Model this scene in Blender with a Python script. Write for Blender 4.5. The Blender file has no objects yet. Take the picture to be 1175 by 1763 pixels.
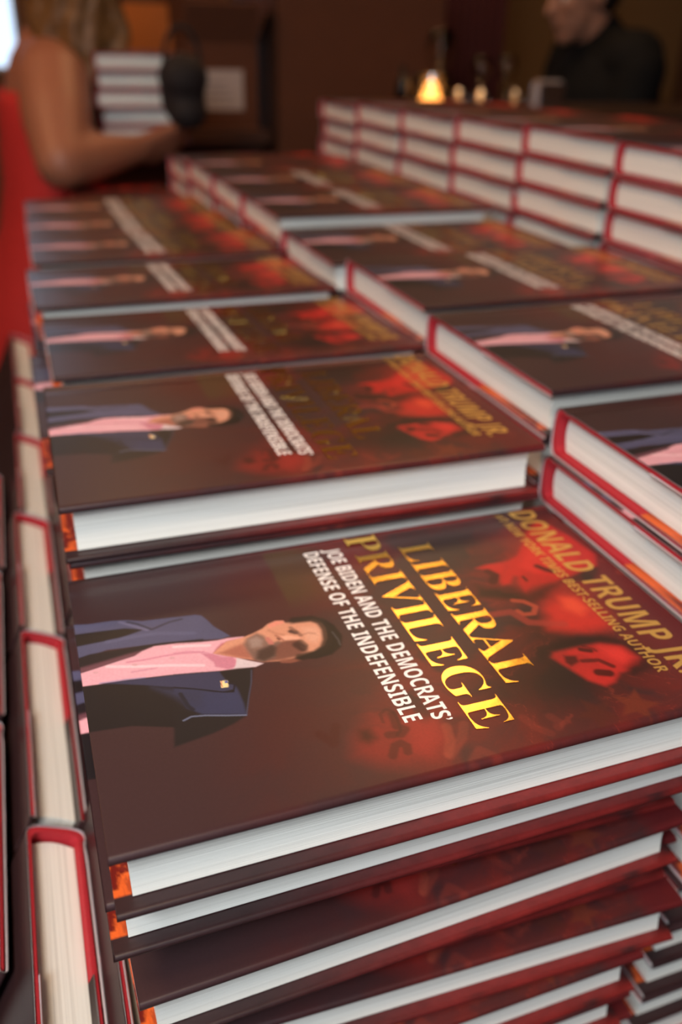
import bpy, bmesh, math, random
import numpy as np
from mathutils import Matrix, Vector, Euler

S = bpy.context.scene
C = S.collection
PI = math.pi
R_ = math.radians
Z0 = 1.0956          # height above the floor of the front stack's topmost cover
TABLE = 0.75         # table top

# ------------------------------------------------------------------ camera
cam_d = bpy.data.cameras.new('camera')
cam = bpy.data.objects.new('camera', cam_d); C.objects.link(cam); S.camera = cam
cam_d.sensor_fit = 'VERTICAL'; cam_d.sensor_height = 36.0; cam_d.sensor_width = 24.0
cam_d.lens = 30.347
cam_d.clip_start = 0.01; cam_d.clip_end = 100
def rotm(rx, ry, rz):
    return Matrix.Rotation(rz, 3, 'Z') @ Matrix.Rotation(ry, 3, 'Y') @ Matrix.Rotation(rx, 3, 'X')
cam.matrix_world = Matrix.Translation((0.00063, -0.18404, 0.21137 + Z0)) @ rotm(1.073125, -0.0234171, -0.3431649).to_4x4()
cam_d.dof.use_dof = True
cam_d.dof.focus_distance = 0.298
cam_d.dof.aperture_fstop = 6.0

# ------------------------------------------------------------------ view, world, lamps
S.view_settings.view_transform = 'Standard'; S.view_settings.look = 'None'
S.view_settings.gamma = 1; S.view_settings.use_curve_mapping = False
S.view_settings.exposure = 0.0
S.render.film_transparent = False
S.cycles.use_denoising = True
S.cycles.max_bounces = 6
w = bpy.data.worlds.new('daylight'); S.world = w; w.use_nodes = True
wn = w.node_tree.nodes; bgn = wn['Background']
bgn.inputs['Color'].default_value = (0.62, 0.78, 1.0, 1); bgn.inputs['Strength'].default_value = 1.6

def area(name, loc, target, size, size_y, power, col):
    d = bpy.data.lights.new(name, 'AREA'); d.shape = 'RECTANGLE'; d.size = size; d.size_y = size_y
    d.energy = power; d.color = col
    o = bpy.data.objects.new(name, d); C.objects.link(o)
    o.location = loc
    o.rotation_euler = (Vector(target) - Vector(loc)).to_track_quat('-Z', 'Y').to_euler()
    return o
# daylight from the tall window behind the photographer's left shoulder
area('window_daylight', (-1.05, -2.85, 1.75), (0.15, 0.3, Z0), 1.2, 1.5, 10, (0.86, 0.94, 1.0))
area('near_fill_light', (-0.36, -0.42, Z0+.58), (0.0, 0.05, Z0), 0.26, 0.26, 8.5, (0.90, 0.96, 1.0))  # added cool fill over the near stack; no lamp stands there
# warm ceiling panels over the display table
area('ceiling_lamp_light', (-0.9, 1.1, 2.93), (0.0, 0.9, 1.0), 0.5, 0.5, 16, (1.0, 0.50, 0.22))
area('ceiling_lamp_light', (1.15, 2.05, 2.93), (1.1, 1.8, 1.0), 0.5, 0.5, 7, (1.0, 0.55, 0.24))
area('ceiling_lamp_light', (-0.45, -0.5, 2.93), (0.0, 0.0, 1.0), 0.5, 0.5, 24, (1.0, 0.74, 0.52))
area('ceiling_lamp_light', (0.3, 3.1, 2.93), (0.3, 3.0, 1.0), 0.5, 0.5, 3, (1.0, 0.5, 0.24))

# ------------------------------------------------------------------ helpers
def link(name, me, parent=None, mat=None):
    o = bpy.data.objects.new(name, me); C.objects.link(o)
    if parent is not None: o.parent = parent
    if mat is not None and not me.materials:
        me.materials.append(mat)
    return o
def bm_obj(name, bm, mat=None, parent=None, smooth=False):
    me = bpy.data.meshes.new(name)
    bmesh.ops.recalc_face_normals(bm, faces=bm.faces[:])
    bm.to_mesh(me); bm.free()
    if smooth:
        for p in me.polygons: p.use_smooth = True
    return link(name, me, parent, mat)
def add_box(bm, x0, x1, y0, y1, z0, z1):
    vs = [bm.verts.new((x, y, z)) for x in (x0, x1) for y in (y0, y1) for z in (z0, z1)]
    for f in ((0,1,3,2),(4,6,7,5),(0,4,5,1),(2,3,7,6),(0,2,6,4),(1,5,7,3)):
        bm.faces.new([vs[i] for i in f])
    return vs
def box(name, b, mat, parent=None, bevel=0.0):
    bm = bmesh.new(); add_box(bm, *b)
    if bevel:
        bmesh.ops.bevel(bm, geom=bm.edges[:], offset=bevel, segments=2, affect='EDGES')
    return bm_obj(name, bm, mat, parent)
def thing(name, label, cat, loc=(0, 0, 0), rot=(0, 0, 0), group=None):
    o = bpy.data.objects.new(name, None); C.objects.link(o)
    o.empty_display_size = 0.05
    o.location = loc; o.rotation_euler = rot
    o['label'] = label; o['category'] = cat
    if group: o['group'] = group
    return o
def tag(o, label, cat, group=None):
    o['label'] = label; o['category'] = cat
    if group: o['group'] = group
    return o
def structure(o):
    o['kind'] = 'structure'; return o
def lathe(bm, prof, cx=0, cy=0, n=32):
    rings = []
    for r, z in prof:
        rings.append([bm.verts.new((cx + r*math.cos(2*PI*i/n), cy + r*math.sin(2*PI*i/n), z)) for i in range(n)])
    for a, b in zip(rings, rings[1:]):
        for i in range(n):
            bm.faces.new([a[i], a[(i+1) % n], b[(i+1) % n], b[i]])
    return rings

# ------------------------------------------------------------------ materials
def new_mat(name):
    m = bpy.data.materials.new(name); m.use_nodes = True
    nt = m.node_tree; b = nt.nodes['Principled BSDF']
    return m, nt, b
def simple(name, col, rough=0.5, metal=0.0, nscale=60, namp=0.12, bump=0.0, spec=0.5, coat=0.0, gen='Object'):
    m, nt, b = new_mat(name)
    tc = nt.nodes.new('ShaderNodeTexCoord')
    no = nt.nodes.new('ShaderNodeTexNoise'); no.inputs['Scale'].default_value = nscale; no.inputs['Detail'].default_value = 4
    nt.links.new(tc.outputs[gen], no.inputs['Vector'])
    mix = nt.nodes.new('ShaderNodeMix'); mix.data_type = 'RGBA'
    mix.inputs['A'].default_value = tuple(c*(1-namp) for c in col) + (1,)
    mix.inputs['B'].default_value = tuple(min(1, c*(1+namp)) for c in col) + (1,)
    nt.links.new(no.outputs['Fac'], mix.inputs['Factor'])
    nt.links.new(mix.outputs['Result'], b.inputs['Base Color'])
    b.inputs['Roughness'].default_value = rough; b.inputs['Metallic'].default_value = metal
    b.inputs['Specular IOR Level'].default_value = spec
    b.inputs['Coat Weight'].default_value = coat
    if bump:
        bp = nt.nodes.new('ShaderNodeBump'); bp.inputs['Strength'].default_value = bump; bp.inputs['Distance'].default_value = 0.002
        nt.links.new(no.outputs['Fac'], bp.inputs['Height']); nt.links.new(bp.outputs['Normal'], b.inputs['Normal'])
    return m
M = {}
M['cloth_red'] = simple('red_book_cloth', (0.40, 0.012, 0.022), 0.75, nscale=900, namp=0.25, bump=0.3)
M['gold_foil'] = simple('gold_foil', (1.0, 0.60, 0.12), 0.22, 1.0, nscale=120, namp=0.06, bump=0.05)
M['gold_matte'] = simple('matte_gold_ink', (0.66, 0.40, 0.10), 0.38, 0.55, nscale=300, namp=0.08)
M['white_ink'] = simple('white_ink', (0.92, 0.86, 0.83), 0.4, nscale=300, namp=0.03)
M['paper_inside'] = simple('jacket_paper', (0.72, 0.68, 0.70), 0.6, nscale=300, namp=0.03)
def page_mat():
    m, nt, b = new_mat('page_edges')
    tc = nt.nodes.new('ShaderNodeTexCoord')
    mp = nt.nodes.new('ShaderNodeMapping'); mp.inputs['Scale'].default_value = (3.0, 3.0, 2200)
    no = nt.nodes.new('ShaderNodeTexNoise'); no.inputs['Scale'].default_value = 1.0; no.inputs['Detail'].default_value = 3
    mp2 = nt.nodes.new('ShaderNodeMapping'); mp2.inputs['Scale'].default_value = (5.0, 5.0, 420)
    n2 = nt.nodes.new('ShaderNodeTexNoise'); n2.inputs['Scale'].default_value = 1.0
    for a, t in ((mp, no), (mp2, n2)):
        nt.links.new(tc.outputs['Object'], a.inputs['Vector']); nt.links.new(a.outputs['Vector'], t.inputs['Vector'])
    add = nt.nodes.new('ShaderNodeMath'); add.operation = 'ADD'
    nt.links.new(no.outputs['Fac'], add.inputs[0]); nt.links.new(n2.outputs['Fac'], add.inputs[1])
    cr = nt.nodes.new('ShaderNodeValToRGB')
    cr.color_ramp.elements[0].position = 0.70; cr.color_ramp.elements[0].color = (0.58, 0.56, 0.51, 1)
    cr.color_ramp.elements[1].position = 1.12; cr.color_ramp.elements[1].color = (0.80, 0.78, 0.72, 1)
    nt.links.new(add.outputs[0], cr.inputs['Fac'])
    nt.links.new(cr.outputs['Color'], b.inputs['Base Color'])
    b.inputs['Roughness'].default_value = 0.7; b.inputs['Specular IOR Level'].default_value = 0.25
    bp = nt.nodes.new('ShaderNodeBump'); bp.inputs['Strength'].default_value = 0.25; bp.inputs['Distance'].default_value = 0.0006
    nt.links.new(no.outputs['Fac'], bp.inputs['Height']); nt.links.new(bp.outputs['Normal'], b.inputs['Normal'])
    return m
M['pages'] = page_mat()
def jacket_mat():
    m, nt, b = new_mat('printed_jacket')
    at = nt.nodes.new('ShaderNodeAttribute'); at.attribute_name = 'print'
    tc = nt.nodes.new('ShaderNodeTexCoord')
    no = nt.nodes.new('ShaderNodeTexNoise'); no.inputs['Scale'].default_value = 900; no.inputs['Detail'].default_value = 2
    nt.links.new(tc.outputs['Object'], no.inputs['Vector'])
    mr = nt.nodes.new('ShaderNodeMapRange'); mr.inputs['To Min'].default_value = 0.86; mr.inputs['To Max'].default_value = 1.14
    nt.links.new(no.outputs['Fac'], mr.inputs['Value'])
    vm = nt.nodes.new('ShaderNodeVectorMath'); vm.operation = 'SCALE'
    nt.links.new(at.outputs['Color'], vm.inputs[0]); nt.links.new(mr.outputs['Result'], vm.inputs['Scale'])
    nt.links.new(vm.outputs['Vector'], b.inputs['Base Color'])
    b.inputs['Roughness'].default_value = 0.36; b.inputs['Specular IOR Level'].default_value = 0.42
    return m
M['jacket'] = jacket_mat()

# ------------------------------------------------------------------ jacket artwork
# printed artwork, in millimetres on the front cover: across (spine to fore-edge), up (tail to head).
# 'P' = filled shape, 'L' = drawn line; then ink colour, softness / line width, strength, outline
ART = [
    ('P', (.075,.075,.14), 0.4, 1, (37.2,-4,39.2,4.6,39.8,14.4,41.2,20.3,43.7,26,44.8,37,46,47.6,45.5,46.8,47.1,49.8,50.6,51.4,56.3,53.2,64.7,58.2,65.4,54.4,61.6,36,60.9,32.2,59.8,19.8,58.8,10.4,61.9,-3.9)),
    ('P', (.012,.009,.010), 0.5, 1, (44.6,-3.6,45.4,7,46.5,18.6,49.8,26.1,51.2,20.9,52.7,14.9,52.9,6.2,53.3,-4.2)),
    ('L', (.15,.14,.24), 0.9, 0.6, (41.6,17.2,45.7,21.7,50.5,27)),
    ('L', (.02,.018,.03), 0.7, 0.8, (42.5,20.1,45.1,23.8,50.7,28.9,47.8,36.4,47.2,41.7)),
    ('P', (.10,.10,.19), 1.5, 0.5, (37.8,-3.1,41.5,9.8,43.8,4.7,43,-3.4)),
    ('L', (.11,.11,.2), 1.4, 0.5, (53.6,10.9,53.3,20.7,53.9,30.4,58.4,44.6)),
    ('P', (.015,.011,.014), 0.5, 1, (61.6,-4.8,59.5,3.7,60.1,14,60.3,24.5,61.1,32.2,63.2,47.4,66.8,46.7,63.7,31.8,64.8,24.8,67.6,18.7,69,6,71.4,-5.5)),
    ('P', (.16,.06,.08), 1.2, 0.8, (67.7,-5.2,66,6.3,64,17.3,63.3,24.1,62.8,29,66.7,20.7,67.8,13.1,69.4,6,71.4,-5.5)),
    ('P', (.72,.36,.42), 0.35, 1, (71.4,-5.5,69,6,67.4,13.1,66,19.9,63.8,23.1,62.1,28.1,63,36.8,65.2,47,63.5,35.7,64.9,44.3,66,52.7,65.8,56.9,66.7,63.2,67.9,62.9,67.8,55.8,73.7,49.1,76.7,53.7,79.1,57.3,82.3,61.2,85.7,66.3,86.8,62.9,85.7,54.1,84.5,46.4,83,38.2,81.9,32.4,83.7,43.2,81.5,30.6,79.5,15.3,78.9,5.4,78.2,-1.2,77.9,-6)),
    ('L', (.55,.17,.25), 0.6, 0.7, (69,16.7,69.5,23.2,69.4,30.3,69.8,37.5,71.7,45.7)),
    ('L', (.55,.20,.28), 0.5, 0.6, (69,34.7,69.6,40.8,72.3,46.6,75.4,49.7,78.5,55.9)),
    ('P', (.50,.15,.22), 0.6, 0.8, (72.2,44.7,74,48.7,77.1,51.8,78.3,55.9,81.1,57,84.5,55.7,85,52.5,82.1,48.3,79.1,48.2,74.8,46)),
    ('L', (.5,.2,.28), 0.7, 0.5, (75.5,17.7,75.7,22.3,75.8,26.9)),
    ('L', (.88,.62,.66), 1, 0.6, (69.3,9.2,72.8,19.9,75.8,31.6,79.8,44)),
    ('L', (.9,.66,.68), 1, 0.6, (65,35.4,66.2,41.5,68.2,48.7)),
    ('L', (.25,.22,.38), 0.6, 0.6, (78.4,5.5,79.3,15.3,80.3,21.6)),
    ('P', (.45,.10,.13), 0.6, 0.9, (73.7,49.1,70.7,51.3,68.4,53.7,67.4,57.8,67.4,63,68.5,61.5,71.2,56.3,75.9,52.7)),
    ('P', (.62,.50,.52), 0.3, 1, (79.1,57.3,82.4,61.2,85.8,66.3,86.8,62.9,85.6,54.5,83.1,56.1)),
    ('L', (.55,.30,.32), 0.9, 0.7, (71.5,4.4,71.6,4.9)),
    ('L', (.55,.30,.32), 0.9, 0.7, (71.3,18.9,71.5,19.5)),
    ('L', (.55,.30,.32), 0.9, 0.7, (71.6,33.3,71.7,33.9)),
    ('P', (.012,.010,.012), 0.6, 1, (78.3,-6,79.1,5.4,79.8,15.3,81.8,30.6,84.2,43.1,114,36.9,105.1,13.7,103.2,-7.8)),
    ('P', (.013,.011,.013), 0.8, 1, (81.9,32.4,84.5,46.4,85.4,49.3,85.6,56,87,61.9,94.6,59.3,106.2,55.1,112.5,52.7,115.1,47.7,117.5,39.9,120.1,25.7)),
    ('P', (.035,.036,.075), 0.5, 1, (78.7,5.9,80,15.2,82,30.6,84.3,43,81.9,32.4,85.3,49,87.5,49.4,93.2,50.8,94.2,52.9,97,51.8,97.2,47.8,93.5,40.9,89,31.2,88.4,29.5,84.5,21,81.4,13.2)),
    ('P', (.032,.036,.08), 0.8, 1, (89.9,31,93.2,39.2,96.2,44.5,97.9,48.8,98.6,51.5,95.3,52.8,97.3,53.2,105.7,53.5,111.7,53,108.9,44.6,106.8,38.2,101.8,33.5,95.2,32.4,92.7,30.5)),
    ('P', (.028,.03,.06), 2.5, 0.8, (86.8,23.4,91.5,33.5,94.7,40.9,104,39,102.4,35,94.9,30.6)),
    ('L', (.01,.01,.014), 1, 0.8, (93.4,32.7,101.1,34.2,103.3,35.5)),
    ('L', (.16,.18,.28), 0.5, 0.7, (108,31.2,106.8,34.2,107.8,39.1,110.1,46,112.1,52.8)),
    ('L', (.06,.07,.12), 0.3, 0.6, (88.2,60.9,95.4,59,102.9,56.1,111.7,53.1)),
    ('L', (.005,.005,.008), 0.4, 0.9, (89.2,31.2,92.1,37.7,95.5,44.1,97.4,47.8,98.3,51.5,94.5,52.8,93.2,50.8)),
    ('P', (.85,.65,.30), 0.15, 1, (90.9,48.2,91.3,50.9,95.2,50.3,95,47.7)),
    ('P', (.08,.10,.3), 0.12, 1, (91.2,49.7,91.4,50.8,92.9,50.7,92.7,49.6)),
    ('L', (.6,.1,.06), 0.25, 0.8, (91.2,48.5,94.5,48.1)),
    ('P', (.005,.004,.006), 0.6, 1, (62.6,81.6,61.9,86,62.6,93.4,64.5,97.6,70.4,100.5,78.1,101.3,84.9,98.6,88.7,93.4,89.3,86.7,87.4,80.8,83.6,81.4,83.8,88.5,82,93.1,74.1,96.1,67.2,96,64.7,92.7)),
    ('P', (.62,.27,.17), 0.35, 1, (73.7,49.1,67.8,55.8,67.2,63.1,65.8,67.4,63.8,71.9,61.5,74.6,60.3,78.3,61.1,81.4,62.9,81.8,63.5,88.3,63.7,93.7,66.8,96.2,71.1,96.8,78.3,95.2,82.6,92.3,84.7,88.2,85.9,81.3,86.8,74.6,84.9,66.2,83.2,64.1,80.9,60.3,79.1,57.3,76.9,53.7)),
    ('P', (.33,.10,.07), 1.5, 0.8, (74.3,51.1,72.4,56.7,70.9,62.2,78.4,65.4,82.5,63.7,79,57.6)),
    ('P', (.72,.25,.18), 0.4, 0.9, (62,74.4,60.5,78.2,61.1,81.4,62.8,81.6,63.4,78.7,64.3,74.4)),
    ('P', (.16,.055,.04), 1.4, 0.95, (82.9,63.3,78,64.2,75.7,68.7,74.8,74.2,74.2,78.3,75.3,83.9,80.1,83.9,83.8,84.7,86,78.7,86,72.2,85.1,66.2)),
    ('P', (.70,.36,.25), 1.8, 0.6, (67.8,86.9,69.2,93.3,74.6,94.2,79.9,89.8,76.5,86.2)),
    ('P', (.006,.005,.006), 1.5, 0.9, (68.7,96.9,71.4,100.1,78.9,100.6,85.5,97.2,87.3,91.3,86.7,86.2,82,93.1,75.4,96.7)),
    ('P', (.10,.06,.05), 1.1, 0.7, (62.4,81.8,61.9,86,62.8,94,65.3,97.4,67.7,95.9,64.7,92.7,64.2,87.4,64.5,83.9)),
    ('P', (.17,.10,.08), 1.2, 0.9, (71.9,61.9,68.4,63.8,66,68.7,68.5,71,71.8,71.7,75.2,72.1,73.7,75.8,75.2,76.1,77.3,73.5,83.6,71.7,84.9,66.2,83,63.7,77.4,62.4)),
    ('P', (.36,.25,.21), 1.3, 0.7, (69.5,64.5,68.4,68,71.3,69.9,75.1,68.2,74.9,64.4)),
    ('P', (.05,.025,.02), 1.3, 0.9, (77.6,66.2,75.4,72.7,78,73.9,82.6,71.9,84.6,66.9,82.2,64.4)),
    ('P', (.50,.16,.13), 0.4, 0.9, (70.1,71.4,70,72.7,73.3,73.6,75.5,73.4,74.8,71.5,71.8,71)),
    ('P', (.78,.38,.26), 0.8, 0.9, (70.8,77.1,71.5,80.4,74.1,84.6,75.3,84.5,74.4,79.6,73.8,76.7)),
    ('L', (.12,.03,.02), 0.7, 0.9, (72.1,75.9,73,76.5)),
    ('L', (.30,.09,.06), 0.6, 0.7, (70,75.5,71.9,77,73.8,77.7)),
    ('L', (.05,.02,.02), 1.5, 0.95, (69.2,82.3,70.6,83.9)),
    ('L', (.03,.012,.012), 2.6, 0.85, (78.5,82.3,81.3,83.7)),
    ('L', (.16,.07,.05), 1.1, 0.7, (66.7,82.9,69.9,84.3,73.1,85.4)),
    ('L', (.05,.025,.02), 1.6, 0.7, (76.9,84.1,80,85.1)),
    ('L', (.35,.14,.09), 0.7, 0.5, (72.9,85.3,72.4,88.9,73.7,91.2)),
    ('L', (.42,.16,.10), 1, 0.5, (65.9,74,69.1,76.4,70.5,78.7)),
    ('P', (.22,.07,.045), 0.6, 0.9, (86.1,72.5,85.7,74.3,86.9,80.3,88.6,80.8,88.9,76.5,87.7,73)),
    ('L', (.012,.008,.008), 2.6, 0.9, (62.3,85.9,63.4,93.1,66.7,96.1,72,96.6,79.3,94.8,83.8,91.9,86.2,87.7,86.4,81.1)),
    ('L', (.10,.09,.10), 0.5, 0.4, (74.8,98.3,80.6,98.9,83.8,98.5)),
    ('P', (.46,.016,.014), 1.6, 0.95, (18.8,227.1,24.4,232.8,34.5,235.6,45.2,236.7,54.9,238.1,64.4,232.6,65.8,226.9,67.7,218.1,69.4,204.1,70,195.5,72.9,189.4,69.3,189.8,65,190.3,61.1,192.6,59.9,191,65,186.3,65.4,182.1,56.9,184.1,51.4,181.6,48.9,177.5,47.6,183.6,47.6,194.8,44.7,201.5,36.8,208.7,28.2,215.5)),
    ('P', (.60,.028,.022), 3, 0.7, (37.7,211.8,36.4,224.4,50.2,229.5,62.1,225.5,61.8,214.3,60.7,201,53.4,197.9)),
    ('L', (.04,.006,.006), 2.2, 0.9, (55.9,205.8,59.8,208.1,62.1,210.4)),
    ('L', (.05,.006,.006), 2.6, 0.9, (53,181.7,56.7,183.3,61.5,179.3)),
    ('L', (.05,.006,.006), 1, 0.9, (61.8,194.7,65.2,194.7)),
    ('P', (.022,.009,.007), 2, 0.9, (67.7,218.1,65.1,227.3,64.4,232.6,69.8,229.8,75.2,222.4,72.8,214.7,70.6,207.9)),
    ('P', (.022,.009,.007), 3, 0.85, (68.1,185.9,74.9,189,70.6,203.3,72.1,207.8,80,195.7,81.2,186.2,75.3,176.6,70.5,166.2,60.5,171.4,64.5,174.6,66.7,181.4)),
    ('P', (.50,.025,.018), 5, 0.85, (86.5,190,79.2,202.4,84.7,210.6,96.7,213.2,106.8,211.4,107.8,198.7,100.7,184.7)),
    ('P', (.70,.07,.03), 3.2, 0.7, (81.8,201.7,83.7,207.6,92.6,208.9,96.1,203,89.3,198.7)),
    ('L', (.42,.06,.03), 1.5, 0.75, (77.3,180.7,79.3,184.7,84.4,187.8,88.8,184.3,88,179.7,85,178.8)),
    ('L', (.32,.035,.025), 2.5, 0.6, (83.7,164.3,84.7,175.6,93.7,178.9,99.3,192.3)),
    ('P', (.42,.020,.017), 1.8, 0.95, (114.5,177.8,114.4,187.7,114.8,199,119.8,208.1,128.5,210.1,132.6,206.6,133.5,200.6,133.6,195.7,137.8,190.3,138.7,185.7,133.8,181.3,127.6,179.1,121.2,176.8,117.2,175.3)),
    ('P', (.62,.035,.028), 3, 0.7, (117.2,197.3,121.1,205.5,127.4,206.7,128.9,200.7,123,196.7)),
    ('L', (.03,.006,.006), 1.7, 0.9, (116.5,189.5,118.3,192.5)),
    ('L', (.08,.008,.008), 0.9, 0.7, (114.8,191.5,117.6,194.6,119.1,194.8)),
    ('L', (.03,.005,.005), 2.6, 0.9, (131,187.9,132.7,191.5)),
    ('L', (.05,.006,.006), 1.5, 0.8, (123,186,124.5,192.3,129.5,195.4)),
    ('P', (.035,.006,.006), 1.2, 0.9, (117.8,180.6,119.3,185.3,123.1,184.4,124.5,179.9,121.8,178.8)),
    ('P', (.018,.008,.007), 3, 0.85, (110.1,171.6,107.8,187,110.2,202.2,116.6,210.4,126.8,212.2,135.1,209.2,136.6,200,132.1,200,128.1,208.7,118.4,206.6,114.5,199.2,114.2,187.8,114.3,177.1,119.5,171.5,118.4,168.2)),
    ('P', (.20,.016,.013), 6, 0.75, (135.1,85.8,124.5,95.2,129,105.6,136.3,114.7,145.3,116.6,155.1,110.3,154.8,101,149,89.1,143.1,82.9)),
    ('P', (.30,.022,.018), 5, 0.6, (131.8,107.5,135.8,116.5,144.8,115.2,150,106.8,146.6,102.4)),
    ('L', (.03,.006,.006), 0.8, 0.4, (130.8,98,126.6,98.5,124.8,101.2,126.6,103.5,131.5,103.4,136.5,102.4,138.3,100.1)),
    ('L', (.03,.006,.006), 2.2, 0.6, (128.1,102.9,134.2,101.8,136.4,103.9,138.3,101.6,137.4,97.5)),
    ('L', (.03,.006,.006), 2, 0.6, (147.1,94.9,143,97.4,142.3,99.9,144.3,101.3,147,100.5)),
    ('P', (.035,.007,.006), 2.5, 0.8, (131.8,88.2,132.1,92.2,137.5,93,139.3,89.3,136.5,86.8)),
    ('L', (.05,.006,.006), 2.2, 0.6, (129.4,74.7,135.5,77.7,127.4,81.3)),
    ('L', (.50,.10,.05), 2.2, 0.18, (139.7,118.5,146.4,116.8,152.2,113.2)),
    ('L', (.42,.07,.04), 2.2, 0.18, (153.2,113.4,146.8,121.1,140.7,125)),
    ('L', (.35,.05,.03), 2.2, 0.18, (158.8,118.8,153.9,124.4,159.1,128.4)),
    ('L', (.30,.04,.025), 2.2, 0.18, (144.3,146.6,150,148.3,154.4,151.9)),
    ('L', (.30,.04,.025), 2.2, 0.18, (146.8,156.6,150.7,158.1,152.6,156.2)),
    ('P', (.15,.028,.014), 0.8, 0.7, (153.4,199,154.3,192.9,160.2,190.9,154.6,188.2,154.6,182,150.2,186.4,144.3,184.5,147.2,190,143.6,195.1,149.7,194.1)),
    ('P', (.08,.016,.01), 1, 0.5, (156.6,181.2,154.7,175.3,159.1,170.9,152.9,170.9,150.2,165.3,148.2,171.2,142.1,172.1,147,175.8,146,181.9,151.1,178.3)),
]

W, D, T = 0.240, 0.160, 0.0288      # a book: height along x, width along y, thickness
rng = np.random.default_rng(4)
def vnoise(x, y, seed):
    r = np.random.default_rng(seed); g = r.random((64, 64))
    xi = np.floor(x).astype(int); yi = np.floor(y).astype(int); fx = x - xi; fy = y - yi
    fx = fx*fx*(3-2*fx); fy = fy*fy*(3-2*fy)
    a = g[xi % 64, yi % 64]; b = g[(xi+1) % 64, yi % 64]; c = g[xi % 64, (yi+1) % 64]; d = g[(xi+1) % 64, (yi+1) % 64]
    return (a*(1-fx)+b*fx)*(1-fy) + (c*(1-fx)+d*fx)*fy
def fbm(x, y, seed, octv=5):
    s = 0; a = .5
    for i in range(octv):
        s = s + a*vnoise(x*2**i + 13*i, y*2**i + 7*i, seed+i); a *= .5
    return s
def sstep(a, b, x):
    t = np.clip((x-a)/(b-a), 0, 1); return t*t*(3-2*t)
def seg_dist(px, py, ax, ay, bx, by):
    dx, dy = bx-ax, by-ay; L2 = dx*dx+dy*dy + 1e-9
    t = np.clip(((px-ax)*dx + (py-ay)*dy)/L2, 0, 1)
    return np.hypot(px-ax-t*dx, py-ay-t*dy)
def bump2(A, U, a0, u0, ra, ru):
    return np.exp(-(((A-a0)/ra)**2 + ((U-u0)/ru)**2))
def paint(A, U):
    """ink colour at across A, up U (mm)"""
    sh = A.shape; A = A.ravel().astype(float); U = U.ravel().astype(float)
    col = np.zeros((A.size, 3))
    base = np.array([.042, .0195, .0215]); col[:] = base  # base ink raised towards purple, the cover's glossy reflection veil put into it
    wx = fbm(A/34+3, U/34+9, 11)*2.2; wy = fbm(A/34+31, U/34+2, 23)*2.2
    f = fbm(A/26+wx, U/26+wy, 40); f2 = fbm(A/11+2*wx, U/11+2*wy, 60)
    smoke = sstep(.36, .72, f*.75 + f2*.3)
    def mixin(c, k):
        col[:] = col*(1-k[:, None]) + np.array(c)*k[:, None]
    mixin((.075, .012, .011), .55*sstep(60, 105, U + .25*A)*sstep(.2, .75, f+.1))
    mixin((.075, .012, .009), .8*bump2(A, U, 24, 82, 22, 26))
    mixin((.075, .040, .015), .75*sstep(86, 88, U)*(1-sstep(100, 122, U))*(1-sstep(40, 58, A)))
    mixin((.060, .014, .013), .35*bump2(A, U, 125, 80, 38, 42))
    mixin((.24, .020, .016), smoke*np.clip(bump2(A, U, 62, 200, 42, 36)*1.1, 0, 1))
    mixin((.15, .016, .013), smoke*.8*sstep(88, 130, U))
    mixin((.22, .018, .015), .75*bump2(A, U, 128, 122, 22, 20)*sstep(.3, .6, f2+.1))
    mixin((.34, .018, .013), .8*bump2(A, U, 56, 205, 30, 16)*sstep(.3, .55, f))
    mixin((.016, .008, .007), .85*bump2(A, U, 128, 170, 20, 42))
    mixin((.020, .009, .007), .8*bump2(A, U, 22, 178, 26, 30))
    mixin((.020, .009, .007), .7*bump2(A, U, 100, 182, 16, 14))
    mixin((.11, .010, .012), .8*sstep(214, 226, U)*sstep(10, 60, A))
    mixin((.055, .010, .012), .6*(1-sstep(4, 26, A))*sstep(150, 190, U))
    fl = np.abs(f2-.5); mixin((.34, .05, .03), .35*(1-sstep(.0, .018, fl))*sstep(110, 150, U)*sstep(.4, .6, f))
    nz = (f2-.45)
    for kind, c, soft, al, fp in ART:
        xs = fp[0::2]; ys = fp[1::2]; mg = soft*2.2 + .5
        sel = np.where((A > min(xs)-mg) & (A < max(xs)+mg) & (U > min(ys)-mg) & (U < max(ys)+mg))[0]
        if sel.size == 0: continue
        px, py = A[sel], U[sel]; n = len(xs)
        if kind == 'P':
            d = np.full(sel.size, 1e9); ins = np.zeros(sel.size, bool)
            for i in range(n):
                ax, ay, bx, by = xs[i], ys[i], xs[(i+1) % n], ys[(i+1) % n]
                d = np.minimum(d, seg_dist(px, py, ax, ay, bx, by))
                cond = ((ay > py) != (by > py)) & (px < (bx-ax)*(py-ay)/((by-ay) if by != ay else 1e-9)+ax)
                ins ^= cond
            sd = np.where(ins, d, -d)
            k = sstep(-soft, soft, sd)
            if soft >= 1.5: k = k*np.clip(1+nz[sel]*1.4, 0, 1.1)
        else:
            d = np.full(sel.size, 1e9)
            for i in range(n-1):
                d = np.minimum(d, seg_dist(px, py, xs[i], ys[i], xs[i+1], ys[i+1]))
            k = 1-sstep(soft*.45, soft*1.15, d)
        k = np.clip(k*al, 0, 1)[:, None]
        cc = np.array(c)[None, :]*(1 + .10*nz[sel])[:, None]
        col[sel] = col[sel]*(1-k) + cc*k
    return np.clip(col, 0, 1).reshape(sh + (3,))
def paint_flame(A, U):
    """inside flap: fire behind the flap text"""
    f = fbm(A/4.5 + 2*fbm(A/6, U/4, 5), U/2.6 + 2*fbm(A/6+5, U/4, 6), 90, 3)
    k = sstep(.34, .56, f)[..., None]
    return np.array([.12, .006, .004])*(1-k) + np.array([.62, .10, .016])*k
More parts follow.
